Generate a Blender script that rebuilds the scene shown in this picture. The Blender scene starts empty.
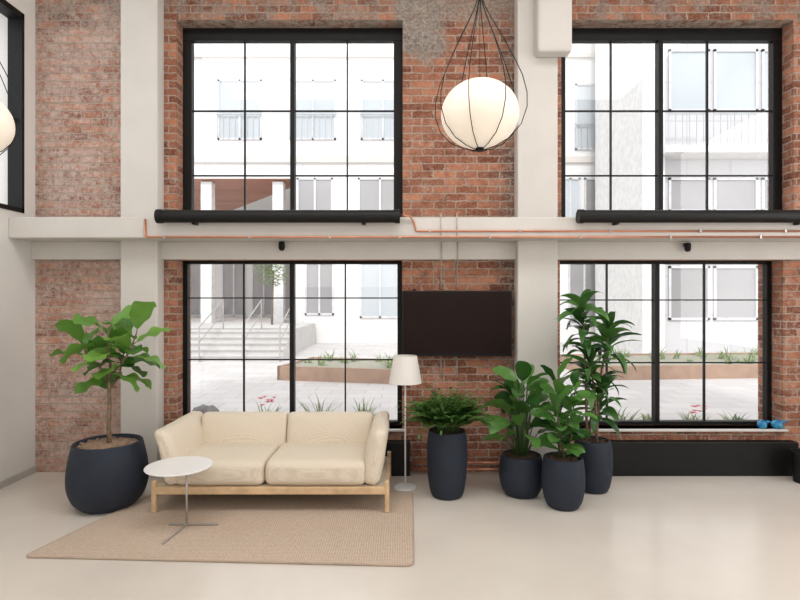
import bpy, bmesh, math, random
from mathutils import Vector, Matrix, Euler
C = bpy.context.scene.collection
F = 540.0; H = 1.6
def gx(px, Y): return (px-400)/F*Y
def gz(py, Y): return H-(py-300)/F*Y
def lin(c):
    return tuple(((v/255)/12.92 if v/255 <= .04045 else ((v/255+.055)/1.055)**2.4) for v in c)+(1,)

# ---------------------------------------------------------------- materials
def newmat(name):
    m = bpy.data.materials.new(name); m.use_nodes = True
    nt = m.node_tree; b = nt.nodes['Principled BSDF']
    return m, nt, b
def N(nt, t, **kw):
    n = nt.nodes.new(t)
    for k, v in kw.items(): setattr(n, k, v)
    return n
def mat(name, c, rough=.6, metal=0, var=0.08, scale=6, bump=0, bscale=80, c2=None, spec=.5, sheen=0):
    m, nt, b = newmat(name); L = nt.links
    b.inputs['Roughness'].default_value = rough; b.inputs['Metallic'].default_value = metal
    b.inputs['Specular IOR Level'].default_value = spec; b.inputs['Sheen Weight'].default_value = sheen
    tc = N(nt, 'ShaderNodeTexCoord'); no = N(nt, 'ShaderNodeTexNoise'); no.inputs['Scale'].default_value = scale
    no.inputs['Detail'].default_value = 5
    L.new(tc.outputs['Object'], no.inputs['Vector'])
    mx = N(nt, 'ShaderNodeMix', data_type='RGBA')
    a = lin(c)
    d = lin(c2) if c2 else tuple(x*(1-var*2) for x in a[:3])+(1,)
    mx.inputs['A'].default_value = a; mx.inputs['B'].default_value = d
    rp = N(nt, 'ShaderNodeMapRange'); rp.inputs['From Min'].default_value = .35; rp.inputs['From Max'].default_value = .7
    L.new(no.outputs['Fac'], rp.inputs['Value']); L.new(rp.outputs['Result'], mx.inputs['Factor'])
    L.new(mx.outputs['Result'], b.inputs['Base Color'])
    if bump:
        n2 = N(nt, 'ShaderNodeTexNoise'); n2.inputs['Scale'].default_value = bscale; n2.inputs['Detail'].default_value = 3
        L.new(tc.outputs['Object'], n2.inputs['Vector'])
        bp = N(nt, 'ShaderNodeBump'); bp.inputs['Strength'].default_value = bump; bp.inputs['Distance'].default_value = .01
        L.new(n2.outputs['Fac'], bp.inputs['Height']); L.new(bp.outputs['Normal'], b.inputs['Normal'])
    return m
def emis(name, c, s, ec=None):
    m, nt, b = newmat(name)
    b.inputs['Base Color'].default_value = lin(c); b.inputs['Emission Color'].default_value = lin(ec or c)
    b.inputs['Emission Strength'].default_value = s; b.inputs['Roughness'].default_value = .45
    return m
def leafmat(name, c1, c2, rough=.38):
    m, nt, b = newmat(name); L = nt.links
    g = N(nt, 'ShaderNodeNewGeometry'); mx = N(nt, 'ShaderNodeMix', data_type='RGBA')
    mx.inputs['A'].default_value = lin(c1); mx.inputs['B'].default_value = lin(c2)
    L.new(g.outputs['Random Per Island'], mx.inputs['Factor']); L.new(mx.outputs['Result'], b.inputs['Base Color'])
    b.inputs['Roughness'].default_value = rough
    tr = N(nt, 'ShaderNodeBsdfTranslucent'); L.new(mx.outputs['Result'], tr.inputs['Color'])
    ms = N(nt, 'ShaderNodeMixShader'); ms.inputs['Fac'].default_value = .25
    out = nt.nodes['Material Output']
    L.new(b.outputs[0], ms.inputs[1]); L.new(tr.outputs[0], ms.inputs[2]); L.new(ms.outputs[0], out.inputs['Surface'])
    return m
def glassmat():
    m, nt, b = newmat('clear_glass'); L = nt.links
    t = N(nt, 'ShaderNodeBsdfTransparent'); g = N(nt, 'ShaderNodeBsdfGlossy'); g.inputs['Roughness'].default_value = .02
    ms = N(nt, 'ShaderNodeMixShader'); ms.inputs['Fac'].default_value = .04
    L.new(t.outputs[0], ms.inputs[1]); L.new(g.outputs[0], ms.inputs[2])
    L.new(ms.outputs[0], nt.nodes['Material Output'].inputs['Surface']); return m
def panelmat(name, c, joint, w, h, vert=True, off=.0, var=6):
    m, nt, b = newmat(name); L = nt.links
    tc = N(nt, 'ShaderNodeTexCoord'); sp = N(nt, 'ShaderNodeSeparateXYZ'); L.new(tc.outputs['Object'], sp.inputs[0])
    cb = N(nt, 'ShaderNodeCombineXYZ')
    if vert:
        ad = N(nt, 'ShaderNodeMath', operation='ADD'); L.new(sp.outputs[0], ad.inputs[0]); L.new(sp.outputs[1], ad.inputs[1])
        L.new(ad.outputs[0], cb.inputs[0]); L.new(sp.outputs[2], cb.inputs[1])
    else: L.new(sp.outputs[0], cb.inputs[0]); L.new(sp.outputs[1], cb.inputs[1])
    br = N(nt, 'ShaderNodeTexBrick'); br.offset = off; L.new(cb.outputs[0], br.inputs['Vector'])
    br.inputs['Scale'].default_value = 1; br.inputs['Brick Width'].default_value = w; br.inputs['Row Height'].default_value = h
    br.inputs['Mortar Size'].default_value = .02 if vert else .012
    br.inputs['Color1'].default_value = lin(c); br.inputs['Color2'].default_value = lin(tuple(v-var for v in c)); br.inputs['Mortar'].default_value = lin(joint)
    L.new(br.outputs['Color'], b.inputs['Base Color']); b.inputs['Roughness'].default_value = .8
    return m
def brickmat():
    m, nt, b = newmat('old_brick'); L = nt.links
    def M(op, a, bb=None, clamp=False):
        n = N(nt, 'ShaderNodeMath', operation=op); n.use_clamp = clamp
        for i, v in enumerate((a, bb)):
            if v is None: continue
            if isinstance(v, (int, float)): n.inputs[i].default_value = v
            else: L.new(v, n.inputs[i])
        return n.outputs[0]
    def mix(f, a, bb):
        n = N(nt, 'ShaderNodeMix', data_type='RGBA')
        for k, v in (('Factor', f), ('A', a), ('B', bb)):
            if isinstance(v, (int, float)): n.inputs[k].default_value = v
            elif isinstance(v, tuple): n.inputs[k].default_value = v
            else: L.new(v, n.inputs[k])
        return n.outputs['Result']
    def noise(s, d=5, r=.6, vec=None):
        n = N(nt, 'ShaderNodeTexNoise'); n.inputs['Scale'].default_value = s; n.inputs['Detail'].default_value = d
        n.inputs['Roughness'].default_value = r
        L.new(vec or tc.outputs['Object'], n.inputs['Vector']); return n
    def rng(v, a, bb, c=0., d=1.):
        n = N(nt, 'ShaderNodeMapRange'); L.new(v, n.inputs['Value'])
        for k, x in (('From Min', a), ('From Max', bb), ('To Min', c), ('To Max', d)): n.inputs[k].default_value = x
        return n.outputs['Result']
    tc = N(nt, 'ShaderNodeTexCoord'); sp = N(nt, 'ShaderNodeSeparateXYZ'); L.new(tc.outputs['Object'], sp.inputs[0])
    X, Y, Z = sp.outputs
    dn = noise(13, 5, .75); dx = rng(dn.outputs['Fac'], 0, 1, -.034, .034)
    dn2 = noise(17, 5, .75)
    ds = N(nt, 'ShaderNodeSeparateColor'); L.new(dn2.outputs['Color'], ds.inputs[0])
    dz = rng(ds.outputs[1], 0, 1, -.018, .018)
    cb = N(nt, 'ShaderNodeCombineXYZ')
    L.new(M('ADD', M('ADD', X, Y), dx), cb.inputs[0]); L.new(M('ADD', Z, dz), cb.inputs[1])
    br = N(nt, 'ShaderNodeTexBrick'); L.new(cb.outputs[0], br.inputs['Vector'])
    br.inputs['Scale'].default_value = 1; br.inputs['Brick Width'].default_value = .205; br.inputs['Row Height'].default_value = .070
    br.inputs['Mortar Size'].default_value = .008; br.inputs['Mortar Smooth'].default_value = .4
    br.inputs['Color1'].default_value = lin((126, 72, 54)); br.inputs['Color2'].default_value = lin((208, 142, 112))
    br.inputs['Mortar'].default_value = lin((192, 172, 156)); br.inputs['Bias'].default_value = 0
    n1 = noise(40, 6, .78); n3 = noise(2.0, 5, .65); n4 = noise(26, 6, .78)
    c = mix(rng(n1.outputs['Fac'], .44, .68, 0, .5), br.outputs['Color'], lin((220, 178, 154)))
    n6 = noise(9, 6, .75)
    dark = rng(X, -.2, .05, 0, .05)   # the central bay is a darker red brown
    c = mix(rng(M('ADD', n6.outputs['Fac'], dark), .52, .72, 0, .6), c, lin((118, 74, 58)))
    left = rng(X, -2.3, -2.6, 0, .18)
    lime = M('ADD', n4.outputs['Fac'], left)
    big = rng(n3.outputs['Fac'], .35, .65, -.09, .07)
    lime = M('ADD', lime, big)
    c = mix(rng(lime, .54, .78, 0, .8), c, lin((230, 212, 202)))
    c = mix(M('MULTIPLY', br.outputs['Fac'], rng(n6.outputs['Fac'], .35, .6, .8, .15)), c, lin((202, 184, 170)))
    n5 = noise(3.5, 7, .75); wob = rng(n5.outputs['Fac'], .25, .75, -.30, .30)
    n7 = noise(6, 6, .7); wob2 = rng(n7.outputs['Fac'], .25, .75, -.15, .15)
    xx = M('ADD', X, M('MULTIPLY', wob, .3)); zz = M('ADD', Z, wob2)
    sm = lambda v, a, bb: rng(v, a, bb)
    p = M('MULTIPLY', M('MULTIPLY', sm(xx, -.1, .0), sm(xx, .44, .34)), sm(zz, 3.80, 3.92))
    pb = M('MULTIPLY', M('MULTIPLY', sm(xx, -.06, .0), sm(xx, 1.3, 1.2)), sm(zz, 4.10, 4.28))
    p2 = M('MULTIPLY', sm(zz, 4.12, 4.26), rng(n7.outputs['Fac'], .44, .54))
    p3 = M('MULTIPLY', M('MULTIPLY', sm(xx, .86, 1.0), sm(xx, 1.4, 1.3)), rng(n4.outputs['Fac'], .42, .54))
    pp = M('MAXIMUM', M('MAXIMUM', M('MAXIMUM', p, M('MULTIPLY', pb, .8)), M('MULTIPLY', p2, .65)), M('MULTIPLY', p3, .6))
    pp = M('MULTIPLY', pp, rng(n4.outputs['Fac'], .34, .48, .55, 1.))
    c = mix(M('MULTIPLY', pp, .9), c, mix(rng(n1.outputs['Fac'], .35, .65), lin((128, 120, 112)), lin((194, 187, 178))))
    L.new(c, b.inputs['Base Color']); b.inputs['Roughness'].default_value = .92; b.inputs['Specular IOR Level'].default_value = .15
    h = M('ADD', M('MULTIPLY', M('SUBTRACT', 1.0, br.outputs['Fac']), M('SUBTRACT', 1.0, M('MULTIPLY', pp, .8))), M('MULTIPLY', n1.outputs['Fac'], 1.1))
    bp = N(nt, 'ShaderNodeBump'); bp.inputs['Strength'].default_value = 1.0; bp.inputs['Distance'].default_value = .02
    L.new(h, bp.inputs['Height']); L.new(bp.outputs['Normal'], b.inputs['Normal'])
    return m
def wovenmat(name, ca, cb_, s1, s2, sn, bump, dist=3):
    m, nt, b = newmat(name); L = nt.links
    tc = N(nt, 'ShaderNodeTexCoord')
    w1 = N(nt, 'ShaderNodeTexWave', bands_direction='X'); w1.inputs['Scale'].default_value = s1; w1.inputs['Distortion'].default_value = dist
    w2 = N(nt, 'ShaderNodeTexWave', bands_direction='Y'); w2.inputs['Scale'].default_value = s2; w2.inputs['Distortion'].default_value = dist
    no = N(nt, 'ShaderNodeTexNoise'); no.inputs['Scale'].default_value = sn; no.inputs['Detail'].default_value = 6
    for n in (w1, w2, no): L.new(tc.outputs['Object'], n.inputs['Vector'])
    mu = N(nt, 'ShaderNodeMath', operation='MULTIPLY'); L.new(w1.outputs['Fac'], mu.inputs[0]); L.new(w2.outputs['Fac'], mu.inputs[1])
    ad = N(nt, 'ShaderNodeMath', operation='ADD'); L.new(mu.outputs[0], ad.inputs[0]); L.new(no.outputs['Fac'], ad.inputs[1])
    rp = N(nt, 'ShaderNodeMapRange'); rp.inputs['From Min'].default_value = .35; rp.inputs['From Max'].default_value = 1.2
    L.new(ad.outputs[0], rp.inputs['Value'])
    mx = N(nt, 'ShaderNodeMix', data_type='RGBA'); mx.inputs['A'].default_value = lin(ca); mx.inputs['B'].default_value = lin(cb_)
    L.new(rp.outputs['Result'], mx.inputs['Factor']); L.new(mx.outputs['Result'], b.inputs['Base Color'])
    b.inputs['Roughness'].default_value = 1; b.inputs['Specular IOR Level'].default_value = .05
    if bump:
        bp = N(nt, 'ShaderNodeBump'); bp.inputs['Strength'].default_value = bump; bp.inputs['Distance'].default_value = .004
        L.new(ad.outputs[0], bp.inputs['Height']); L.new(bp.outputs['Normal'], b.inputs['Normal'])
    return m

BRICK = brickmat(); GLASS = glassmat()
JUTE = wovenmat('jute', (180, 160, 142), (214, 197, 181), 20, 17, 60, .4)
FABRIC = wovenmat('cream_fabric', (216, 203, 184), (236, 226, 209), 70, 70, 160, .08)
PAVE = panelmat('paving', (208, 204, 202), (184, 179, 177), .6, .4, False, .5, 12)
WHITE = mat('painted_concrete', (214, 210, 205), .7, var=.03, scale=3, bump=.12, bscale=40)
LWALL = mat('left_wall_paint', (228, 226, 222), .7, var=.02, scale=2, bump=.08, bscale=60)
FLOOR = mat('polished_concrete', (222, 215, 206), .22, var=.05, scale=1.1, bump=.012, bscale=5, c2=(210, 202, 193))
BLACK = mat('black_steel', (12, 11, 12), .5, .0, var=.1, spec=.3)
MATTE = mat('black_matte', (13, 13, 15), .5, var=.1, spec=.35)
SEAM = mat('cream_seam', (204, 192, 174), .95)
OAK = mat('oak', (222, 190, 150), .5, var=.12, scale=14)
POT = mat('dark_fibreclay', (31, 40, 56), .7, var=.1, scale=8, bump=.04, bscale=60)
SOIL = mat('soil', (92, 70, 52), 1, var=.3, scale=60, bump=1, bscale=120, c2=(50, 38, 30))
PEB = mat('clay_pebbles', (176, 148, 124), 1, var=.3, scale=70, bump=1, bscale=90, c2=(116, 94, 78))
BARK = mat('bark', (150, 128, 106), .9, var=.3, scale=30, bump=.5, bscale=60)
STEM = mat('green_stem', (70, 96, 50), .6, var=.2, scale=20)
FIG = leafmat('fig_leaf', (56, 114, 42), (138, 186, 84))
DARKL = leafmat('dark_leaf', (38, 84, 36), (102, 152, 72), .27)
FERN = leafmat('fern_leaf', (46, 90, 40), (108, 152, 72))
DRAC = leafmat('dracaena_leaf', (32, 74, 36), (90, 138, 66), .3)
OUTG = leafmat('outdoor_leaf', (112, 134, 94), (164, 180, 130), .6)
PINK = leafmat('pink_petals', (226, 90, 120), (240, 140, 160), .6)
COPPER = mat('copper_pipe', (212, 150, 122), .32, .7, var=.08)
PIPEW = mat('pale_conduit', (198, 194, 188), .5, .2)
WTOP = mat('white_laminate', (238, 237, 236), .35, var=.01)
GREYM = mat('grey_metal', (190, 187, 184), .35, .5)
SHADE = mat('lamp_shade_fabric', (236, 232, 227), .9, var=.02)
GLOBE = emis('opal_glass', (232, 222, 210), .34, (255, 236, 212))
SCREEN = mat('tv_screen', (30, 17, 16), .35, var=.03, spec=.15)
BLUE = mat('blue_glass', (20, 110, 165), .15, var=.3, scale=20, c2=(70, 170, 200))
FAC_W = panelmat('white_render', (230, 228, 226), (216, 214, 213), 3.6, 3.15, True, 0, 3)
FAC_G = panelmat('grey_panel', (206, 205, 206), (188, 187, 189), 1.3, 1.15, True, 0, 6)
FAC_P = mat('pier_white', (230, 229, 227), .7)
FAC_D = mat('rail_grey', (188, 190, 193), .6)
STONE = mat('beige_stone', (214, 208, 202), .8, var=.03, scale=.5)
WPANE = mat('far_glass', (194, 200, 204), .6, var=.06, scale=.5)
DPANE = mat('far_dark_glass', (164, 162, 163), .6, var=.12, scale=.4)
WFRAME = mat('far_frame', (214, 214, 216), .5)
SOFFIT = panelmat('wood_soffit', (184, 132, 112), (140, 96, 80), 6, .28, False, .5, 20)
CORTEN = mat('timber_edge', (178, 148, 128), .8, var=.1, scale=4)
STEPS = mat('pale_stone', (206, 203, 200), .8, var=.05, scale=3)
STEPSHADE = mat('step_shadow_strip', (176, 172, 170), .8, var=.05, scale=3)
ROCK = mat('grey_rock', (150, 148, 146), .9, var=.2, scale=12, bump=.5)
GSOIL = mat('planting_soil', (164, 156, 146), 1, var=.2, scale=8, c2=(140, 146, 124))

# ---------------------------------------------------------------- mesh builder
ORG = {}
class MB:
    def __init__(s): s.v = []; s.f = []
    def add(s, v, f):
        o = len(s.v); s.v += [tuple(p) for p in v]; s.f += [tuple(i+o for i in q) for q in f]; return s
    def box(s, x0, x1, y0, y1, z0, z1):
        v = [(x, y, z) for z in (z0, z1) for y in (y0, y1) for x in (x0, x1)]
        return s.add(v, [(0, 2, 3, 1), (4, 5, 7, 6), (0, 1, 5, 4), (2, 6, 7, 3), (0, 4, 6, 2), (1, 3, 7, 5)])
    def tube(s, pts, r, n=8, caps=True):
        pts = [Vector(p) for p in pts]; m = len(pts)
        rs = r if isinstance(r, (list, tuple)) else [r]*m
        t0 = (pts[1]-pts[0]).normalized()
        u = t0.orthogonal().normalized(); v = []
        for i, p in enumerate(pts):
            t = (pts[min(i+1, m-1)]-pts[max(i-1, 0)]).normalized()
            u = (u-t*u.dot(t)).normalized(); w = t.cross(u)
            for k in range(n):
                a = 2*math.pi*k/n; v.append(p+(u*math.cos(a)+w*math.sin(a))*rs[i])
        f = [(i*n+k, i*n+(k+1) % n, (i+1)*n+(k+1) % n, (i+1)*n+k) for i in range(m-1) for k in range(n)]
        if caps: f += [tuple(range(n-1, -1, -1)), tuple(range((m-1)*n, m*n))]
        return s.add(v, f)
    def lathe(s, prof, cx, cy, n=48, capb=True, capt=False):
        v = [(cx+r*math.cos(2*math.pi*k/n), cy+r*math.sin(2*math.pi*k/n), z) for r, z in prof for k in range(n)]
        m = len(prof)
        f = [(i*n+k, i*n+(k+1) % n, (i+1)*n+(k+1) % n, (i+1)*n+k) for i in range(m-1) for k in range(n)]
        if capb: f.append(tuple(range(n-1, -1, -1)))
        if capt: f.append(tuple(range((m-1)*n, m*n)))
        return s.add(v, f)
    def rbox(s, c, h, r, bulge=(0, 0, 0), rot=(0, 0, 0), n=18, wr=0, seed=0, fl=0):
        c = Vector(c); R = Euler(rot).to_matrix(); h = Vector(h); v = []; f = []
        rnd = random.Random(seed); ph = [rnd.uniform(0, 6) for _ in range(6)]
        for ax in range(3):
            for sg in (-1, 1):
                o = len(v)
                for i in range(n+1):
                    for j in range(n+1):
                        a = math.sin((i/n*2-1)*math.pi/2); bb = math.sin((j/n*2-1)*math.pi/2)
                        p = [0, 0, 0]; p[ax] = sg*h[ax]; p[(ax+1) % 3] = a*h[(ax+1) % 3]; p[(ax+2) % 3] = bb*h[(ax+2) % 3]
                        p = Vector(p)
                        q = Vector([max(-(h[k]-r), min(h[k]-r, p[k])) for k in range(3)])
                        d = p-q
                        if d.length > 1e-9: q = q+d.normalized()*r
                        u = [q[k]/h[k] for k in range(3)]
                        for k in range(3):
                            e, g = (k+1) % 3, (k+2) % 3
                            q[k] += bulge[k]*u[k]*max(0, 1-u[e]**2)*max(0, 1-u[g]**2)
                        if wr:
                            q += Vector((math.sin(u[1]*5+ph[0])*math.sin(u[2]*4+ph[1]), math.sin(u[0]*6+ph[2])*math.sin(u[2]*5+ph[3]), math.sin(u[0]*7+ph[4])*math.sin(u[1]*5+ph[5])))*wr
                        if fl: q[0] += fl*((u[2]+1)/2)**2   # leans outward towards the top
                        v.append(c+R @ q)
                for i in range(n):
                    for j in range(n):
                        q = (o+i*(n+1)+j, o+(i+1)*(n+1)+j, o+(i+1)*(n+1)+j+1, o+i*(n+1)+j+1)
                        f.append(q if sg > 0 else q[::-1])
        return s.add(v, f)
    def leaf(s, base, yaw, pitch, L, W, droop, prof, fold=.2, n=8, roll=0, wave=0):
        p = Vector(base); v = []; pi0 = pitch
        for i in range(n+1):
            t = i/n
            d = Vector((math.cos(yaw)*math.cos(pi0), math.sin(yaw)*math.cos(pi0), math.sin(pi0)))
            sd = Vector((-math.sin(yaw), math.cos(yaw), 0)); up = sd.cross(d)*-1
            if roll:
                sd, up = sd*math.cos(roll)+up*math.sin(roll), up*math.cos(roll)-sd*math.sin(roll)
            w = prof(t)*W/2
            wv = wave*math.sin(t*14)*w
            v += [p+sd*w+up*(fold*w+wv), p.copy(), p-sd*w+up*(fold*w-wv)]
            p = p+d*(L/n); pi0 -= droop/n
        f = []
        for i in range(n):
            a = i*3
            f += [(a, a+1, a+4, a+3), (a+1, a+2, a+5, a+4)]
        return s.add(v, f)
    def build(s, name, m, parent=None, smooth=False, merge=False, bevel=0, extra=None):
        o3 = ORG.get(parent.name, Vector()) if parent else Vector()
        nf = len(s.f)
        if extra: s.add(extra[0].v, extra[0].f)
        me = bpy.data.meshes.new(name); me.from_pydata([Vector(p)-o3 for p in s.v], [], s.f)
        me.materials.append(m)
        if extra:
            me.materials.append(extra[1])
            me.polygons.foreach_set('material_index', [0]*nf+[1]*(len(s.f)-nf))
        me.validate()
        if merge:
            b = bmesh.new(); b.from_mesh(me); bmesh.ops.remove_doubles(b, verts=b.verts, dist=1e-4)
            bmesh.ops.recalc_face_normals(b, faces=b.faces); b.to_mesh(me); b.free()
        if smooth:
            me.polygons.foreach_set('use_smooth', [True]*len(me.polygons))
            if smooth == 'auto': me.set_sharp_from_angle(angle=math.radians(40))
        o = bpy.data.objects.new(name, me); C.objects.link(o)
        if parent: o.parent = parent
        ORG[o.name] = o3
        if bevel:
            bv = o.modifiers.new('b', 'BEVEL'); bv.width = bevel; bv.segments = 2; bv.limit_method = 'ANGLE'
        return o
def empty(name, loc, label, cat, group=None, kind=None):
    o = bpy.data.objects.new(name, None); C.objects.link(o); o.location = loc; ORG[o.name] = Vector(loc)
    o.empty_display_size = .1
    return tag(o, label, cat, group, kind)
def tag(o, label=None, cat=None, group=None, kind=None):
    if label: o['label'] = label
    if cat: o['category'] = cat
    if group: o['group'] = group
    if kind: o['kind'] = kind
    return o
def struct(name, mb, m, label=None, cat=None, **k):
    return tag(mb.build(name, m, **k), label, cat, None, 'structure')
def copy_tree(o, parent=None):
    c = o.copy(); C.objects.link(c)
    if parent: c.parent = parent
    for ch in o.children: copy_tree(ch, c)
    return c

# ---------------------------------------------------------------- room shell
XL, XR, YB, ZC = -3.39, 5.4, -3.2, 5.3
YW = 5.02; YF = 5.17
struct('floor', MB().box(XL-.3, XR+.3, YB-.3, 5.37, -.2, 0), FLOOR, 'pale polished concrete floor with soft window reflections', 'floor')
struct('ceiling', MB().box(XL-.3, XR+.3, YB-.3, 5.37, ZC, ZC+.2), WHITE, 'white painted ceiling above the frame', 'ceiling')
openings = [(-2.08, .02, .403, 1.975), (1.487, 3.56, .403, 1.975), (-2.08, .025, 2.32, 4.205), (1.5, 3.66, 2.32, 4.205)]
xs = sorted({XL-.3, XR+.3} | {o[0] for o in openings} | {o[1] for o in openings})
zs = sorted({0, ZC} | {o[2] for o in openings} | {o[3] for o in openings})
wb = MB()
for i in range(len(xs)-1):
    for j in range(len(zs)-1):
        cx, cz = (xs[i]+xs[i+1])/2, (zs[j]+zs[j+1])/2
        if any(a < cx < b and c < cz < d for a, b, c, d in openings): continue
        wb.box(xs[i], xs[i+1], YW, 5.37, zs[j], zs[j+1])
struct('wall_back', wb, BRICK, 'old red brick wall with four large window openings', 'wall')
lw = MB(); LY0, LY1, LZ0, LZ1 = 3.2, 4.86, 2.38, 4.17
lw.box(XL-.3, XL, YB, LY0, 0, ZC); lw.box(XL-.3, XL, LY1, YW, 0, ZC)
lw.box(XL-.3, XL, LY0, LY1, 0, LZ0); lw.box(XL-.3, XL, LY0, LY1, LZ1, ZC)
struct('wall_left', lw, LWALL, 'smooth off white side wall at the left edge', 'wall')
struct('wall_right', MB().box(XR, XR+.3, YB, YW, 0, ZC), LWALL, 'off white side wall beyond the right edge', 'wall')
struct('wall_rear', MB().box(XL, XR, YB-.3, YB, 0, ZC), LWALL, 'off white wall behind the viewer', 'wall')
struct('baseboard_left', MB().box(XL, XL+.012, YB, YW, 0, .06), mat('skirting', (190, 187, 182), .6), 'thin grey skirting along the left wall', 'baseboard')
struct('trim_1', MB().box(-2.525, -2.19, 4.87, YW, 0, 5.3), WHITE, 'white painted concrete column left of the sofa', 'column', bevel=.012)
struct('trim_2', MB().box(1.06, 1.425, 4.87, YW, 0, 5.3), WHITE, 'white painted concrete column between the two window bays', 'column', bevel=.012)
struct('trim_3', MB().box(XL, XR, 4.67, YW-.001, 2.136, 2.318), WHITE, 'white painted concrete beam running across the whole wall', 'beam', bevel=.012)
struct('trim_4', MB().box(XL, XR, 4.96, YW-.0005, 1.972, 2.136), WHITE, 'white painted concrete lintel band under the beam', 'beam', bevel=.006)
struct('trim_5', MB().rbox((1.36, 4.80, 4.58), (.155, .07, .80), .03, n=10), WHITE, 'white concrete bracket block at the top of the middle column', 'bracket', smooth=True, merge=True)

# ---------------------------------------------------------------- windows
def window(idx, x0, x1, z0, z1, thick_x, thin_xs, hz, sill, label):
    fb = MB(); d0, d1 = YF, YF+.07
    top = .12 if z1 > 3 else .03; sidew = .085 if z1 > 3 else .045
    fb.box(x0, x1, d0, d1, z1-top, z1); fb.box(x0, x1, d0, d1, z0, z0+.035)
    fb.box(x0, x0+sidew, d0, d1, z0+.035, z1-top); fb.box(x1-sidew, x1, d0, d1, z0+.035, z1-top)
    root = fb.build(f'window_{idx}', BLACK, bevel=.004); tag(root, label, 'window', None, 'structure')
    MB().box(thick_x-.021, thick_x+.021, d0-.01, d1, z0+.035, z1-top).build('window_mullion', BLACK, root)
    mb = MB()
    for t in thin_xs: mb.box(t-.0065, t+.0065, d0+.02, d1-.02, z0+.035, z1-top)
    for z in hz: mb.box(x0+sidew, x1-sidew, d0+.022, d1-.022, z-.006, z+.006)
    mb.build('window_muntin', BLACK, root)
    MB().box(x0+sidew, x1-sidew, d0+.03, d0+.034, z0+.035, z1-top).build('window_pane', GLASS, root)
    if sill: MB().box(x0-.03 if x0 < 0 else x0, x1+.03, 4.985, YF, z0-.02, z0).build('window_sill', WHITE, root, bevel=.004)
X5 = lambda px: gx(px, YF); Z5 = lambda py: gz(py, YF)
window(1, *openings[0], X5(292), [X5(243), X5(345)], [Z5(298), Z5(360)], True, 'large black framed grid window behind the sofa')
window(2, *openings[1], X5(657), [X5(608), X5(706)], [Z5(300), Z5(363)], True, 'large black framed grid window behind the potted plants')
window(3, *openings[2], X5(292.5), [X5(244), X5(347)], [Z5(110), Z5(175)], False, 'upper black framed grid window over the sofa')
window(4, *openings[3], X5(660.5), [X5(612), X5(709)], [Z5(110), Z5(175)], False, 'upper black framed grid window over the potted plants')
fb = MB()
fb.box(XL-.12, XL+.01, LY0, LY1, LZ1-.05, LZ1); fb.box(XL-.12, XL+.01, LY0, LY1, LZ0, LZ0+.04)
fb.box(XL-.12, XL+.01, LY1-.03, LY1, LZ0, LZ1); fb.box(XL-.12, XL+.01, LY0, LY0+.05, LZ0, LZ1)
w5 = tag(fb.build('window_5', BLACK), 'black framed window high in the left side wall', 'window', None, 'structure')
MB().box(XL-.08, XL-.05, LY0, LY1, 3.2, 3.225).build('window_muntin', BLACK, w5)
MB().box(XL-.07, XL-.066, LY0, LY1, LZ0, LZ1).build('window_pane', GLASS, w5)

# ---------------------------------------------------------------- sofa
SX0, SX1, SY0, SY1 = -1.86, -.074, 4.02, 4.84
sofa = empty('sofa', ((SX0+SX1)/2, (SY0+SY1)/2, 0), 'cream fabric two seat sofa with light oak frame under the window', 'sofa')
MB().box(SX0+.02, SX1-.02, SY0+.005, SY0+.045, .148, .203).build('front_rail', OAK, sofa, bevel=.006)
MB().box(SX0+.02, SX1-.02, SY1-.045, SY1-.01, .148, .203).build('rear_rail', OAK, sofa, bevel=.006)
for x in (SX0+.01, SX1-.04): MB().box(x, x+.03, SY0+.045, SY1-.045, .148, .203).build('side_rail', OAK, sofa, bevel=.006)
MB().box(SX0+.04, SX1-.04, SY0+.045, SY1-.045, .175, .205).build('seat_deck', SEAM, sofa)
for x in (SX0+.005, SX1-.04):
    for y, z in ((SY0, .013), (SY1-.045, 0)): MB().box(x, x+.035, y, y+.04, z, .25).build('leg', OAK, sofa, bevel=.008)
for k, (a, b) in enumerate(((SX0+.16, gx(267.5, 4.15)), (gx(267.5, 4.15), SX1-.18))):
    MB().rbox(((a+b)/2, 4.33, .298), ((b-a)/2-.002, .30, .092), .05, (.0, .012, .012), n=22, wr=.002, seed=k).build('seat_cushion', FABRIC, sofa, True, True)
for k, (a, b) in enumerate(((SX0+.15, gx(286, 4.6)), (gx(286, 4.6), SX1-.16))):
    MB().rbox(((a+b)/2, 4.67, .43), ((b-a)/2-.001, .075, .20), .045, (.0, .035, .0), (-.18, 0, 0), n=22, wr=.002, seed=5+k).build('back_cushion', FABRIC, sofa, True, True)
MB().rbox((SX0+.135, 4.42, .415), (.062, .385, .212), .052, (.02, .0, .0), (0, -.06, 0), n=22, wr=.003, seed=11, fl=-.07).build('armrest', FABRIC, sofa, True, True)
MB().rbox((SX1-.13, 4.42, .415), (.062, .385, .212), .052, (.02, .0, .0), (0, .04, 0), n=22, wr=.003, seed=12, fl=.05).build('armrest', FABRIC, sofa, True, True)
MB().rbox(((SX0+SX1)/2, 4.79, .38), (.80, .035, .19), .03, rot=(-.1, 0, 0), n=8).build('back_panel', FABRIC, sofa, True, True)

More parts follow.
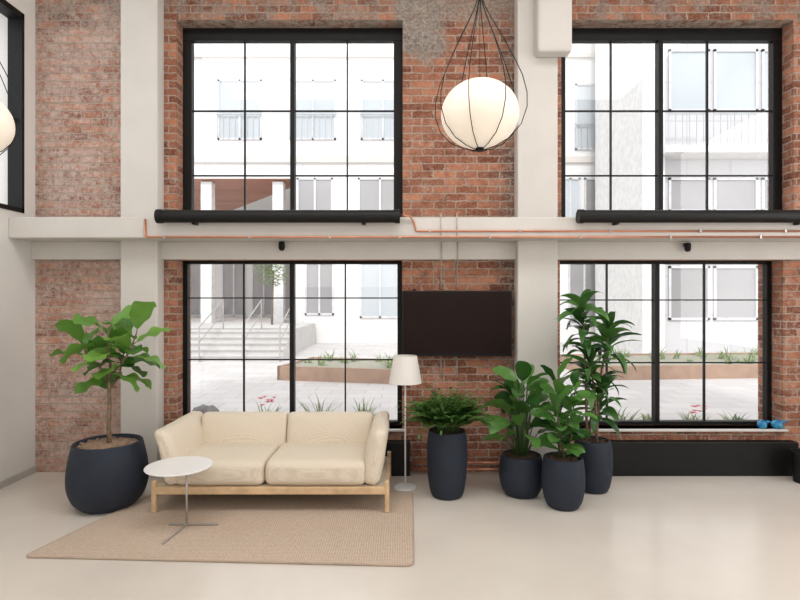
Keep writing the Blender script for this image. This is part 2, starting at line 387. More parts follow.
# ---------------------------------------------------------------- rug
def quadround(c, r, n=10):
    out = []
    for i in range(4):
        p = Vector(c[i]); a = (Vector(c[i-1])-p).normalized(); b = (Vector(c[(i+1) % 4])-p).normalized()
        s_, e = p+a*r, p+b*r
        for k in range(n+1):
            t = k/n; out.append((s_*(1-t)+p*t)*(1-t)+(p*(1-t)+e*t)*t)
    return out
rq = quadround([(-2.335, 3.35, 0), (.08, 3.236, 0), (.105, 4.48, 0), (-2.0, 4.52, 0)], .05)
n = len(rq)
rug = MB().add([(p.x, p.y, .0005) for p in rq]+[(p.x, p.y, .012) for p in rq], [tuple(range(n, 2*n))]+[(i, (i+1) % n, n+(i+1) % n, n+i) for i in range(n)]).build('rug', JUTE)
tag(rug, 'flat woven natural jute rug in front of the sofa', 'rug')
MB().tube([(p.x, p.y, .008) for p in rq]+[(rq[0].x, rq[0].y, .008)], .006, 6).build('rug_binding', mat('jute_edge', (186, 166, 148), .95), rug)

# ---------------------------------------------------------------- side table
tx, ty = -1.50, 3.80
st = empty('side_table', (tx, ty, 0), 'small round white side table on slim grey pole before the sofa', 'table')
tcx, tcy = -1.55, 3.79
MB().lathe([(.0, .426), (.214, .426), (.223, .431), (.226, .435), (.223, .44), (.0, .441)], tcx, tcy, 64, False).build('tabletop', WTOP, st, 'auto')
MB().tube([(tx, ty, .03), (tx-.003, ty, .427)], .0075, 12).build('pole', GREYM, st, True)
MB().lathe([(.035, .416), (.035, .426)], tx, ty, 24, True, True).build('mounting_plate', GREYM, st)
for a, L in ((262, .30), (2, .22), (176, .13)):
    d = Vector((math.cos(math.radians(a)), math.sin(math.radians(a)), 0)); s_ = Vector((-d.y, d.x, 0))*.007
    p0 = Vector((tx, ty, .03)); p1 = p0+d*L
    v = [p0-s_, p0+s_, p1+s_-Vector((0, 0, .008)), p1-s_-Vector((0, 0, .008))]
    v2 = [q-Vector((0, 0, .008)) for q in v]
    MB().add(v+v2, [(0, 3, 2, 1), (4, 5, 6, 7), (0, 1, 5, 4), (1, 2, 6, 5), (2, 3, 7, 6), (3, 0, 4, 7)]).build('foot', GREYM, st)

# ---------------------------------------------------------------- floor lamp
lx, ly = .045, 4.6
fl = empty('floor_lamp', (lx, ly, 0), 'slim white floor lamp with conical fabric shade beside the sofa', 'lamp')
MB().lathe([(.0, 0), (.092, 0), (.095, .006), (.088, .014), (.02, .02), (.0, .02)], lx, ly, 48, False).build('base', WTOP, fl, 'auto')
MB().tube([(lx, ly, .015), (lx, ly, 1.0)], .0075, 12).build('pole', WTOP, fl, True)
MB().lathe([(.14, .895), (.100, 1.125), (.098, 1.125), (.138, .895)], lx, ly, 48, False).build('lamp_shade', SHADE, fl, 'auto')
MB().lathe([(.018, .97), (.03, 1.0), (.032, 1.03), (.02, 1.06), (0, 1.065)], lx, ly, 20).build('bulb', WTOP, fl, True)
MB().tube([(lx-.098, ly, 1.115), (lx+.098, ly, 1.115)], .003, 6).build('shade_support', WTOP, fl)
# ---------------------------------------------------------------- tv
tv = empty('television', (.5175, 4.95, 1.087), 'flat black wall mounted television on brick beside the lamp', 'television')
x0, x1, z0, z1 = .018, 1.02, 1.085, 1.684
MB().box(x0, x1, 4.925, 4.96, z0, z1).build('bezel', MATTE, tv, bevel=.004)
MB().box(x0+.012, x1-.012, 4.9225, 4.925, z0+.02, z1-.012).build('screen', SCREEN, tv)
MB().box(.35, .68, 4.96, 5.015, 1.2, 1.56).build('wall_bracket', MATTE, tv)
MB().lathe([(.012, 1.684), (.012, 1.70)], .13, 4.94, 12, True, True).build('sensor', MATTE, tv)

# ---------------------------------------------------------------- pots
def pot(name, cx, cy, prof, label, soilz, soilr, soilm=SOIL):
    t = empty(name, (cx, cy, 0), label, 'plant')
    MB().lathe(prof, cx, cy, 96).build('pot', POT, t, True)
    rnd = random.Random(3)
    m = MB().lathe([(soilr, soilz-.02), (soilr*.97, soilz), (soilr*.6, soilz+.012), (soilr*.2, soilz+.016), (0.001, soilz+.016)], cx, cy, 32)
    for _ in range(60):
        a = rnd.uniform(0, 6.28); r = soilr*.9*math.sqrt(rnd.random())
        m.rbox((cx+r*math.cos(a), cy+r*math.sin(a), soilz+.012), (.012, .012, .009), .008, n=2)
    m.build('soil', soilm, t, True)
    return t
def smoothprof(pts, k=5):
    out = []
    P = [pts[0]]+pts+[pts[-1]]
    for i in range(1, len(P)-2):
        for j in range(k):
            t = j/k
            f = lambda a, b, c, d: .5*((2*b)+(-a+c)*t+(2*a-5*b+4*c-d)*t*t+(-a+3*b-3*c+d)*t**3)
            out.append(tuple(f(P[i-1][q], P[i][q], P[i+1][q], P[i+2][q]) for q in (0, 1)))
    out.append(pts[-1]); return out
def rim(r, z, t=.016): return [(r-.003, z+.004), (r-t*.5, z+.006), (r-t, z+.002), (r-t, z-.08)]
elli = lambda t: math.sin(math.pi*min(1, max(0, t)))**.62
figp = lambda t: (math.sin(math.pi*t)**.55)*(.5+.5*t)/.86
strap = lambda t: min(1, .35+t*3)*max(0, 1-t)**.55
broadst = lambda t: min(1, .3+t*2.6)*max(0, 1-t**2.2)**.8
RN = random.Random(7)
def stemleaf(fol, stm, base, yaw, pitch, plen, L, W, droop, prof, **k):
    b = Vector(base); d = Vector((math.cos(yaw)*math.cos(pitch), math.sin(yaw)*math.cos(pitch), math.sin(pitch)))
    e = b+d*plen; stm.tube([b, (b+e)/2+Vector((0, 0, .002)), e], .0035, 5)
    fol.leaf(e, yaw, pitch, L, W, droop, prof, **k)
# 1 fiddle leaf fig
cx, cy = -2.275, 4.21
t = pot('potted_fig', cx, cy, smoothprof([(.18, 0), (.207, .02), (.250, .07), (.280, .15), (.288, .23), (.281, .33), (.264, .42), (.246, .495)])+rim(.246, .495),
        'broad leaved fig tree in large rounded dark pot left of the sofa', .472, .229, PEB)
tr = MB(); tr.tube([(cx+.01, cy, .46), (cx+.0, cy+.01, .62), (cx+.012, cy, .8), (cx+.005, cy, .95), (cx+.02, cy, 1.08)], [.019, .017, .015, .013, .011], 10)
brs = [[(cx+.01, cy, .95), (cx-.05, cy, 1.06), (cx-.14, cy-.02, 1.15), (cx-.20, cy, 1.25)], [(cx+.01, cy, 1.0), (cx+.09, cy+.02, 1.10), (cx+.17, cy+.0, 1.20), (cx+.22, cy, 1.34)], [(cx+.02, cy, 1.07), (cx+.01, cy-.03, 1.22), (cx+.02, cy-.03, 1.38)],
       [(cx+.01, cy, .90), (cx+.05, cy+.08, 1.02), (cx+.05, cy+.14, 1.18)]]
for b in brs: tr.tube(b, [.009, .008, .007, .005][:len(b)] if len(b) == 4 else [.010, .008, .005], 8)
tr.build('trunk', BARK, t, True)
fo = MB(); sm = MB()
for bi, b in enumerate(brs):
    for k in range(8):
        u = .25+.75*k/7; s_ = u*(len(b)-1); i = min(int(s_), len(b)-2); p = Vector(b[i]).lerp(Vector(b[i+1]), s_-i)
        yaw = k*2.4+bi*1.3+RN.uniform(-.3, .3); pitch = .05+.95*u**2+RN.uniform(-.25, .2)
        stemleaf(fo, sm, p, yaw, pitch, .035, RN.uniform(.25, .32), RN.uniform(.165, .205), RN.uniform(.5, 1.4), figp, fold=.25, wave=.2, roll=RN.uniform(-.6, .6), n=16)
fo.build('foliage', FIG, t, True, extra=(sm, STEM))
# 2 fern
cx, cy = .385, 4.42
t = pot('potted_fern', cx, cy, smoothprof([(.112, 0), (.128, .015), (.146, .08), (.160, .2), (.166, .32), (.163, .44), (.150, .53)])+rim(.150, .53),
        'feathery green fern in tall narrow dark pot beside the floor lamp', .51, .14)
fo = MB(); sm = MB()
for k in range(86):
    yaw = k*2.39996; u = k/85; r0 = .02+.07*u
    pitch = 1.5-.6*u+RN.uniform(-.14, .14); L = RN.uniform(.30, .43)*(.9+.05*u); pts = []
    p = Vector((cx+r0*math.cos(yaw), cy+r0*math.sin(yaw), .52)); pp = pitch; segs = 11
    dr = RN.uniform(.5, 1.6)
    for i in range(segs+1):
        pts.append(p.copy()); d = Vector((math.cos(yaw)*math.cos(pp), math.sin(yaw)*math.cos(pp), math.sin(pp)))
        if i > 2:
            ll = .08*math.sin(math.pi*(i/segs*.8+.15))
            for sg in (-1, 1):
                fo.leaf(p, yaw+sg*1.05, pp*.4+.25, ll, .038, .4, elli, n=3, fold=.1)
        p = p+d*(L/segs); pp -= dr/segs
    sm.tube(pts, .0018, 4)
    fo.leaf(p, yaw, pp, .05, .02, .3, elli, n=3)
fo.build('foliage', FERN, t, True, extra=(sm, STEM))
# 3 broad leaf upright
def broad(cx, cy, z, fol, stm, nst, hh, lsz, spread, seed, lean=(0, 0)):
    R_ = random.Random(seed)
    for k in range(nst):
        yaw = k*2.39996+R_.uniform(-.3, .3); u = k/max(1, nst-1)
        top = Vector((cx+lean[0]*u+math.cos(yaw)*spread*(.25+.6*u), cy+lean[1]*u+math.sin(yaw)*spread*(.25+.6*u)*.8, z+hh*(1-.75*u)*R_.uniform(.8, 1)))
        b0 = Vector((cx+math.cos(yaw)*.03, cy+math.sin(yaw)*.03, z-.02))
        stm.tube([b0, b0.lerp(top, .5)+Vector((0, 0, .03)), top], [.006, .005, .004], 6)
        fol.leaf(top, yaw, R_.uniform(.5, 1.25)-.3*u, lsz*R_.uniform(.85, 1.15), lsz*R_.uniform(.48, .62), R_.uniform(.4, 1.4), elli, fold=.22, wave=.12, n=12, roll=R_.uniform(-.8, .8))
cx, cy = 1.0, 4.45
t = pot('potted_foliage_plant', cx, cy, smoothprof([(.118, 0), (.135, .015), (.165, .07), (.18, .15), (.179, .22), (.168, .29), (.160, .325)])+rim(.160, .325),
        'broad leaved plant in short dark pot just right of the fern', .305, .148)
fo = MB(); sm = MB(); broad(cx, cy, .31, fo, sm, 40, .66, .23, .17, 4)
fo.build('foliage', DARKL, t, True, extra=(sm, STEM))
# 4 rubber plant
cx, cy = 1.266, 4.19
t = pot('potted_rubber_plant', cx, cy, smoothprof([(.108, 0), (.122, .015), (.147, .07), (.161, .16), (.163, .25), (.155, .34), (.148, .38)])+rim(.148, .38),
        'glossy upright leaved plant in dark pot standing frontmost of the cluster', .36, .136)
fo = MB(); sm = MB()
for cxx, cyy, hh, ln in ((cx-.03, cy, .62, -.02), (cx+.04, cy+.02, .54, .06), (cx+.0, cy-.03, .40, -.06)):
    sm.tube([(cxx, cyy, .35), (cxx+ln*.5, cyy, .35+hh*.5), (cxx+ln, cyy, .35+hh)], [.008, .007, .004], 6)
    for k in range(14):
        u = .12+.88*k/13; yaw = k*2.4+cxx*30
        p = (cxx+ln*u, cyy, .35+hh*u)
        stemleaf(fo, sm, p, yaw, .5+.75*u**3+RN.uniform(-.2, .2), .025, RN.uniform(.16, .22), RN.uniform(.09, .12), RN.uniform(.4, 1.2), figp, fold=.25, n=10, wave=.1, roll=RN.uniform(-.6, .6))
fo.build('foliage', DARKL, t, True, extra=(sm, STEM))
# 5 dracaena
cx, cy = 1.625, 4.55
t = pot('potted_dracaena', cx, cy, smoothprof([(.108, 0), (.122, .015), (.142, .07), (.155, .18), (.158, .29), (.151, .38), (.142, .42)])+rim(.142, .42),
        'tall dark green cane plant with arching strap leaves by the window', .40, .13)
fo = MB(); sm = MB()
canes = [((-.05, 0), (gx(582, 4.55)-cx, 1.55)), ((.04, .03), (gx(611, 4.55)-cx, 1.36)), ((.02, -.04), (gx(590, 4.5)-cx, 1.14)), ((-.02, .04), (gx(605, 4.5)-cx, .88))]
for ci, ((ax, ay), (ex, ez)) in enumerate(canes):
    pts = [(cx+ax, cy+ay, .38), (cx+ax*.8+ex*.2, cy+ay, .38+(ez-.38)*.5), (cx+ex, cy+ay, ez)]
    sm.tube(pts, [.013, .011, .009], 8)
    for k in range(26):
        u = k/25; z = ez-.30+.30*u; yaw = k*2.39996+ci+RN.uniform(-.3, .3)
        fo.leaf((cx+ex*(.85+.15*u), cy+ay, z), yaw, .25+.95*u+RN.uniform(-.25, .25), RN.uniform(.23, .33), RN.uniform(.07, .095), RN.uniform(.9, 2.2), broadst, fold=.25, n=12, roll=RN.uniform(-.6, .6), wave=.05)
fo.build('foliage', DRAC, t, True, extra=(sm, BARK))
# bin at right edge
tag(MB().lathe([(.09, 0), (.108, .25), (.112, .27), (.104, .27), (.086, .02)], 3.56, 4.74, 32).build('waste_bin', MATTE, None, 'auto'), 'black bin cut off by the right edge of the frame', 'bin')

# ---------------------------------------------------------------- pendants
px_, py_, pz_ = .473, 3.2, 2.70
pl = empty('pendant_lamp', (px_, py_, pz_), 'round glowing pendant lamp in teardrop wire cage hanging before the brick', 'lamp', 'wire cage pendant lamps')
MB().lathe([(.229*math.sin(a), pz_-.200*math.cos(a)) for a in [math.pi*(i+.02)/28.04 for i in range(29)]], px_, py_, 48).build('globe', GLOBE, pl, True)
prof = [(150, 4), (147, 16), (140, 30), (128, 41), (112, 46.5), (98, 46.5), (80, 42), (60, 33), (40, 23), (20, 12), (6, 5), (-4, 2)]
for k in range(8):
    a = 2*math.pi*k/8+.42
    kk = 1.0 if k % 2 else .95
    MB().tube([(px_+r/169*kk*math.cos(a), py_+r/169*kk*math.sin(a), H+(300-y)/169) for y, r in prof], .0028, 6).build('cage_wire', BLACK, pl, True)
MB().lathe([(.022, pz_-.218), (.026, pz_-.211), (.026, pz_-.2), (.01, pz_-.196)], px_, py_, 20).build('bottom_ring', BLACK, pl, 'auto')
MB().tube([(px_, py_, 3.37), (px_, py_, 5.3)], .0045, 6).build('cord', BLACK, pl, True)
MB().tube([(px_, py_, pz_+.195), (px_, py_, 3.38)], .0016, 6).build('inner_wire', BLACK, pl, True)
MB().lathe([(.012, pz_+.19), (.02, pz_+.19), (.02, pz_+.21), (.012, pz_+.22)], px_, py_, 20, True, True).build('socket', BLACK, pl, 'auto')
MB().lathe([(.06, 5.27), (.06, 5.3)], px_, py_, 24, True, True).build('ceiling_rose', BLACK, pl)
p2 = copy_tree(pl); p2.location = (-2.56, 3.2, 2.655); p2['label'] = 'round glowing pendant lamp in wire cage cut off at the left edge'
for ch in p2.children:
    if ch.name.startswith('ceiling'): ch.location.z += .045
# ---------------------------------------------------------------- heaters on the beam
def heater(x0, x1, label):
    h = empty('tube_heater', ((x0+x1)/2, 4.6, 2.31), label, 'heater', 'black tube heaters along the beam')
    MB().tube([(x0+.045, 4.602, 2.313), (x1-.045, 4.602, 2.313)], .054, 32).build('tube', MATTE, h, 'auto')
    for a in (x0, x1-.045): MB().tube([(a, 4.602, 2.313), (a+.045, 4.602, 2.313)], .060, 32).build('end_cap', MATTE, h, 'auto')
    for q in (.15, .85):
        x = x0+(x1-x0)*q; MB().box(x-.015, x+.015, 4.60, 4.67, 2.245, 2.265).build('bracket', MATTE, h)
heater(gx(157, 4.6), gx(400, 4.6), 'long black tube heater on the white beam above the sofa')
heater(gx(578, 4.6), 3.75, 'long black tube heater on the beam reaching the right frame edge')
# copper pipes on the beam
yA = 4.66; zA = gz(237, yA); zB = gz(231, yA)
cp = tag(MB().tube([(gx(145, yA), yA, gz(219, yA)), (gx(145, yA), yA, zA+.01), (gx(147, yA), yA, zA), (gx(300, yA), yA, zA), (3.9, yA, zA)], .0105, 10).build('copper_pipe', COPPER, None, True),
    'thin copper pipe running along the lower edge of the beam', 'pipe')
for px in (165, 250, 330, 400, 490, 580, 670, 760):
    x = gx(px, yA); MB().box(x-.008, x+.008, yA-.0135, 4.67, zA-.014, zA+.014).build('pipe_clip', GREYM, cp)
cp = tag(MB().tube([(gx(401, yA), yA-.04, gz(216, yA)), (gx(410, yA), yA-.03, gz(217, yA)), (gx(414, yA), yA, gz(222, yA)), (gx(416, yA), yA, zB), (gx(420, yA), yA, zB), (3.9, yA, zB)], .009, 10).build('copper_pipe', COPPER, None, True),
    'shorter copper pipe above the other, starting beside the left heater', 'pipe')
for px in (430, 520, 610, 700, 785):
    x = gx(px, yA); MB().box(x-.008, x+.008, yA-.012, 4.67, zB-.012, zB+.012).build('pipe_clip', GREYM, cp)
for px in (441, 457):
    Y = 5.015; sd_ = 'left of the pair' if px == 441 else 'right of the pair'
    tag(MB().tube([(gx(px, Y), 4.953, 2.13), (gx(px, Y), 4.953, 1.96), (gx(px, Y), Y, 1.94), (gx(px, Y), Y, 1.702)], .0055, 8).build('cable_conduit', PIPEW, None, True),
        'thin pale cable running down the brick to the television, ' + sd_, 'cable', 'cables above the television')
    tag(MB().tube([(gx(px, Y), Y, 1.08), (gx(px, Y), Y, .88)], .0055, 8).build('cable_conduit', PIPEW, None, True),
        'short pale cable on the brick below the television, ' + sd_, 'cable', 'cables below the television')
    tag(MB().tube([(gx(px, 4.664), 4.664, gz(213, 4.664)), (gx(px, 4.664), 4.664, 2.14)], .0045, 8).build('cable', PIPEW, None, True),
        'short pale cable crossing the beam, ' + sd_, 'cable', 'cables across the beam')
for z, l in ((.05, 'lower'), (.11, 'upper')):
    tag(MB().tube([(.095, 4.95, z), (.55, 4.95, z), (1.045, 4.95, z)], .014, 10).build('copper_pipe', COPPER, None, True), f'{l} copper pipe along the foot of the brick wall', 'pipe')
for px, py in ((282, 246), (687, 247)):
    Y = 4.92; x, z = gx(px, Y), gz(py, Y)
    s_ = empty('security_camera', (x, Y, z), 'small black camera on the lintel above the ' + ('sofa window' if px < 400 else 'window behind the plants'), 'camera', 'small black cameras')
    MB().rbox((x, Y+.025, z+.02), (.018, .015, .018), .008, n=6).build('mount', MATTE, s_, True, True)
    MB().lathe([(.0, z-.045), (.018, z-.042), (.028, z-.022), (.028, z+.02), (.022, z+.036), (0, z+.04)], x, Y-.012, 24, False).build('housing', MATTE, s_, True)
    MB().rbox((x, Y-.038, z-.012), (.011, .006, .011), .005, n=6).build('lens', SCREEN, s_, True, True)
def radiator(x0, x1, label):
    r = empty('radiator', ((x0+x1)/2, 4.93, 0), label, 'radiator', 'low black radiators')
    MB().box(x0, x1, 4.90, 4.99, .0, .308).build('casing', MATTE, r, bevel=.006)
    g = MB()
    k = x0+.03
    while k < x1-.03: g.box(k, k+.008, 4.915, 4.975, .308, .312); k += .03
    g.build('grille', BLACK, r)
radiator(-2.0, .09, 'low black radiator hidden behind the sofa and lamp')
radiator(1.86, 3.62, 'long low black radiator on the floor under the right window')
for k, (px, s_, l) in enumerate(((762, .72, 'left'), (777, .85, 'right'))):
    x = gx(px, 5.03); y = 5.03; z = .403
    o = empty('ornament', (x, y, z), f'small shiny blue ornament on the white window sill, {l} of two', 'ornament', 'blue ornaments on the sill')
    MB().lathe([(.0, z), (.034*s_, z), (.055*s_, z+.02), (.058*s_, z+.04), (.045*s_, z+.065), (.02*s_, z+.08), (0, z+.083)], x, y, 28, False).build('body', BLUE, o, True)
    MB().tube([(x+.02, y-.01, z+.055), (x+.07*s_, y-.02, z+.07), (x+.11*s_, y-.02, z+.062)], [.016, .011, .004], 10).build('spout', BLUE, o, True)

# ---------------------------------------------------------------- outdoors
struct('ground', MB().box(-30, 30, 5.375, 60, -.1, 0.0), PAVE, 'pale paved courtyard outside the windows', 'ground')
tag(MB().box(-2.6, 4.6, 5.9, 7.0, .0, .05).build('planting_bed', GSOIL), 'narrow planted soil bed just outside the windows', 'flower bed')
A = empty('building', (-3, 23, 0), 'white rendered courtyard building with rectangular upper windows', 'building')
MB().box(-18, -4.07, 20, 30, 6.1, 16).build('upper_wall', FAC_W, A)
MB().box(-4.07, 8.3, 20, 30, 0, 16).build('main_wall', FAC_W, A)
MB().box(-18, -4.07, 27, 30, 0, 6.1).build('recessed_wall', FAC_W, A)
MB().box(-18, -4.07, 20, 27, 0, .75).build('terrace', STEPS, A)
sof = MB()
sof.add([(-17.9, 20.02, 6.08), (-4.1, 20.02, 6.08), (-4.1, 21.2, 6.08), (-8.4, 27, 6.08), (-17.9, 27, 6.08), (-17.9, 20.02, 6.1), (-4.1, 20.02, 6.1), (-4.1, 21.2, 6.1), (-8.4, 27, 6.1), (-17.9, 27, 6.1)],
        [(4, 3, 2, 1, 0), (5, 6, 7, 8, 9), (0, 1, 6, 5), (1, 2, 7, 6), (2, 3, 8, 7), (3, 4, 9, 8), (4, 0, 5, 9)])
sof.build('wood_soffit', SOFFIT, A)
for px in (208, 279):
    x = gx(px, 20.4); MB().box(x-.2, x+.2, 20.2, 20.6, .75, 6.03).build('pillar', FAC_P, A)
def bwin(parent, x0, x1, z0, z1, Y, pane, split=True):
    f = MB(); w = .07
    f.box(x0, x1, Y-.06, Y, z0, z0+w); f.box(x0, x1, Y-.06, Y, z1-w, z1); f.box(x0, x0+w, Y-.06, Y, z0, z1); f.box(x1-w, x1, Y-.06, Y, z0, z1)
    if split: f.box((x0+x1)/2-w/2, (x0+x1)/2+w/2, Y-.06, Y, z0, z1)
    o = f.build('window', WFRAME, parent)
    MB().box(x0+w, x1-w, Y-.02, Y-.001, z0+w, z1-w).build('pane', pane, o)
    return o
def rail(o, x0, x1, z0, z1, Y):
    f = MB().box(x0-.05, x1+.05, Y-.14, Y-.1, z1-.04, z1)
    k = x0
    while k <= x1: f.box(k-.012, k+.012, Y-.13, Y-.11, z0, z1); k += .22
    f.build('balcony_rail', FAC_D, o)
for a, b, c, d in ((218, 262, 80, 140), (290, 336, 80, 140), (361, 405, 80, 140), (575, 621, 84, 150), (452, 500, 80, 140)):
    x0, x1, z1, z0 = gx(a, 20), gx(b, 20), gz(c, 20), gz(d, 20)
    o = bwin(A, x0, x1, z0, z1, 20, WPANE); rail(o, x0, x1, z0, z0+.95, 20)
for a, b, c, d, p in ((297, 333, 178, 232, DPANE), (358, 402, 178, 232, DPANE), (560, 580, 178, 235, WPANE), (584, 622, 178, 235, DPANE), (305, 334, 262, 315, DPANE), (360, 400, 262, 318, WPANE), (568, 600, 262, 325, DPANE), (606, 634, 262, 325, WPANE)):
    bwin(A, gx(a, 20), gx(b, 20), gz(d, 20), gz(c, 20), 20, p)
for a, b in ((188, 214), (222, 246), (252, 276), (281, 300)):
    bwin(A, gx(a, 27), gx(b, 27), .8, gz(250, 27), 27, DPANE)
MB().box(-18, 8.3, 19.9, 20, gz(163, 20), gz(157, 20)).build('string_course', STONE, A)
MB().box(-18, 8.3, 19.9, 20, gz(58, 20), gz(54, 20)).build('string_course', STONE, A)
MB().tube([(gx(632, 19.8), 19.85, 0), (gx(632, 19.8), 19.85, 15.9)], .09, 10).build('downpipe', FAC_D, A, True)
B = empty('building', (11, 20, 0), 'grey panelled building at right with dark band windows', 'building')
MB().box(gx(665, 16), 22, 16, 19.5, 0, 16).build('wall', FAC_G, B)
MB().box(gx(638, 16), gx(660, 16), 15.7, 19.5, 0, 16).build('corner_pier', FAC_P, B)
for a, b in ((668, 709), (713, 757), (761, 800)):
    bwin(B, gx(a, 16), gx(b, 16), gz(112, 16), gz(50, 16), 16, WPANE, False)
    bwin(B, gx(a, 16), gx(b, 16), gz(212, 16), gz(178, 16), 16, DPANE, False)
    bwin(B, gx(a, 16), gx(b, 16), gz(320, 16), gz(266, 16), 16, DPANE, False)
    f = MB(); xa, xb = gx(a, 15.4)+.02, gx(b, 15.4)-.02
    f.box(xa, xb, 15.38, 15.42, gz(113, 15.4)-.03, gz(113, 15.4)+.03)
    k = xa
    while k < xb: f.box(k-.01, k+.01, 15.39, 15.41, gz(146, 15.4), gz(113, 15.4)); k += .2
    f.build('balcony_rail', FAC_D, B)
MB().box(gx(664, 15.4), 22, 15.3, 16, gz(153, 15.4), gz(146, 15.4)).build('balcony_slab', FAC_P, B)
MB().box(gx(665, 16), 22, 15.9, 16, gz(262, 16), gz(214, 16)).build('stone_band', STONE, B)
# stairs
sb = MB(); nb = MB()
for k in range(5):
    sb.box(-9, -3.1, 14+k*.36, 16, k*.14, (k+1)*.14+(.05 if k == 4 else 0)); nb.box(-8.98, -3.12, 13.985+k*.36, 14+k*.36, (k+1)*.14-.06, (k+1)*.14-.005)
sto = tag(sb.box(-18, -3.1, 15.7, 19.8, 0, .75).build('stairs', STEPS), 'pale stone steps up to the terrace outside the left window', 'stairs')
nb.build('step_shadow_strips', STEPSHADE, sto)  # darker strips paint a line of shade under each tread
for px in (206, 248, 284):
    x = gx(px, 14.4); m = MB()
    m.tube([(x, 13.9, 0), (x, 13.9, .9), (x, 15.8, 1.6), (x, 15.8, .75)], .02, 8); m.tube([(x, 13.9, .5), (x, 15.8, 1.22)], .013, 8)
    tag(m.build('handrail', GREYM), 'grey metal stair handrail, ' + {206: 'left', 248: 'middle', 284: 'right'}[px] + ' of three', 'handrail', 'stair handrails')
def planter(x0, x1, y0, y1, h, label, n_, seed, rz=0):
    p = empty('raised_planter', ((x0+x1)/2, y0, 0), label, 'planter')
    m = MB().box(x0, x1, y0, y0+.06, 0, h).box(x0, x1, y1-.06, y1, 0, h).box(x0, x0+.06, y0, y1, 0, h).box(x1-.06, x1, y0, y1, 0, h)
    m.build('planter_wall', CORTEN, p)
    MB().box(x0+.06, x1-.06, y0+.06, y1-.06, 0, h-.04).build('soil', GSOIL, p)
    R_ = random.Random(seed)
    for _ in range(n_):
        f = MB(); bx, by = R_.uniform(x0+.2, x1-.2), R_.uniform(y0+.2, y1-.2); s = R_.uniform(.15, .5)
        for k in range(16): f.leaf((bx+R_.uniform(-.08, .08), by, h-.05), R_.uniform(0, 6.28), R_.uniform(.5, 1.4), R_.uniform(.4, 1)*s, .03, .8, strap, n=3)
        f.build('grass_clump', OUTG, p)
    p.rotation_euler.z = math.radians(rz)
planter(-2.5, 1.0, 10.4, 12.2, .28, 'long timber edged raised planter outside behind the sofa', 18, 1, -13)
planter(gx(596, 11.0), 9.5, 11.0, 13.4, .28, 'long timber edged raised planter outside the right window', 30, 2, 5)
def tuft(px, Y, h, label, flower, seed, cat='plant', name='flowering_shrub', w=.02):
    x = gx(px, Y); R_ = random.Random(seed); f = MB()
    t = empty(name, (x, Y, .05), label, cat)
    for k in range(70): f.leaf((x+R_.uniform(-.07, .07), Y+R_.uniform(-.05, .05), .05), R_.uniform(0, 6.28), R_.uniform(.6, 1.5), h*R_.uniform(.5, 1.1), w, .9, strap, n=4)
    f.build('foliage', OUTG, t)
    if flower:
        for k in range(9):
            g = MB(); c = Vector((x+R_.uniform(-.1, .1), Y+R_.uniform(-.1, .1), .05+h*R_.uniform(.8, 1.05)))
            for q in range(6): g.leaf(c, q*1.05, .5, .04, .04, .5, elli, n=3)
            g.build('flower', PINK, t)
tuft(266, 6.4, .38, 'pink flowering plant outside behind the sofa back', True, 1)
tuft(320, 6.1, .54, 'tall wispy grass tuft outside behind the sofa', False, 2, name='grass_tuft')
tuft(364, 6.8, .36, 'shorter grass tuft outside right of the tall wispy one', False, 6, name='grass_tuft')
tuft(622, 6.3, .36, 'green leafy tuft outside beside the tall cane plant', False, 3, name='grass_tuft', w=.035)
tuft(650, 6.6, .2, 'low green tuft outside the right window by the thick mullion', False, 7, name='grass_tuft', w=.035)
tuft(694, 6.3, .30, 'pink flowering plant outside the right window', True, 4, w=.03)
tuft(735, 6.5, .24, 'green tuft outside the right window nearest the blue ornaments', False, 5, name='grass_tuft', w=.03)
bo = MB().rbox((gx(205, 6.5), 6.5, .18), (.14, .12, .13), .08, (.02, .02, .02), n=10, wr=.015, seed=3).build('boulder', ROCK, None, True, True)
tag(bo, 'grey boulder outside left of the sofa back', 'boulder')
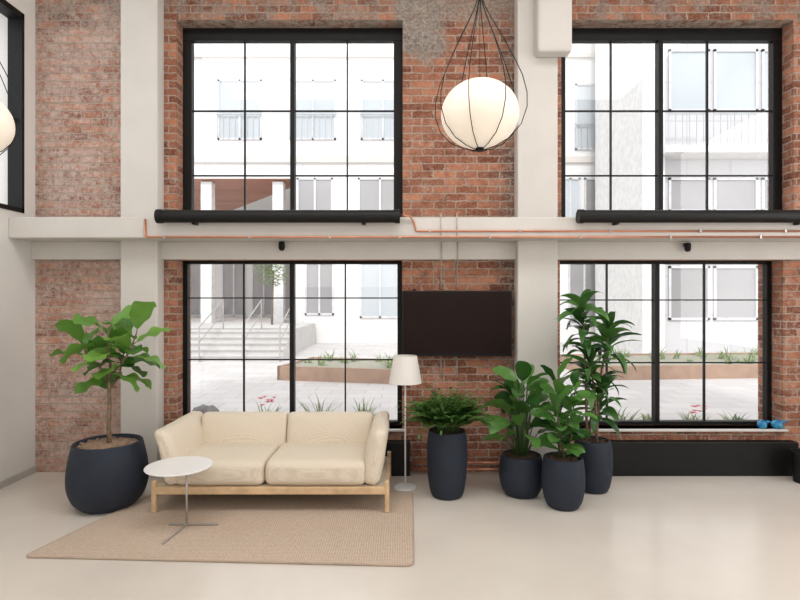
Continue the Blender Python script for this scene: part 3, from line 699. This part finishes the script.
def tree(x, Y, zb, z, r, label, seed):
    t = empty('tree', (x, Y, zb), label, 'tree'); R_ = random.Random(seed)
    MB().tube([(x, Y, zb), (x+.05, Y, z)], [.04, .02], 8).build('trunk', BARK, t, True)
    f = MB()
    for k in range(800):
        d = Vector((R_.gauss(0, 1), R_.gauss(0, 1), R_.gauss(0, 1.1))).normalized()*r*R_.random()**.4
        f.leaf((x+d.x, Y+d.y, z+d.z), R_.uniform(0, 6.28), R_.uniform(-.6, .6), .13, .07, .3, elli, n=2)
    f.build('foliage', OUTG, t)
tree(gx(272, 18.5), 18.5, .76, 2.6, .6, 'small green courtyard tree outside left of the main mullion', 1)

# ---------------------------------------------------------------- light
w = bpy.data.worlds.new('world'); bpy.context.scene.world = w; w.use_nodes = True
bg = w.node_tree.nodes['Background']; bg.inputs['Color'].default_value = (.94, .97, 1, 1); bg.inputs['Strength'].default_value = 1.7
sd = bpy.data.lights.new('sun', 'SUN'); sd.energy = 1.8; sd.angle = math.radians(8); sd.color = (1, .985, .97)
so = bpy.data.objects.new('sun', sd); C.objects.link(so); so.rotation_euler = (math.radians(46), 0, 0)
def area(loc, sx, sy, p, rot=(0, 0, 0), col=(1, .975, .95)):
    l = bpy.data.lights.new('ceiling_panel', 'AREA'); l.shape = 'RECTANGLE'; l.size = sx; l.size_y = sy; l.energy = p; l.color = col
    o = bpy.data.objects.new('ceiling_panel_light', l); C.objects.link(o); o.location = loc; o.rotation_euler = rot
area((-1.2, 1.8, 5.2), 3.5, 2.2, 86); area((2.2, 1.8, 5.2), 3.5, 2.2, 80)  # unseen overhead fill lights, added to brighten the room
area((.6, -2.6, 3.2), 6, 2.6, 72, (math.radians(80), 0, 0))  # added fill light behind the camera, no fitting there
area((5.2, 2.0, 2.6), 3.4, 3.2, 95, (0, math.radians(90), 0), (1, .985, .97))  # added side fill from the right, brightens left wall and column sides
cd = bpy.data.cameras.new('camera'); cd.lens = 36*F/800; cd.sensor_width = 36; cd.clip_end = 200
co = bpy.data.objects.new('camera', cd); C.objects.link(co); co.location = (0, 0, H); co.rotation_euler = (math.radians(90), 0, 0)
bpy.context.scene.camera = co
bpy.context.scene.view_settings.view_transform = 'Standard'
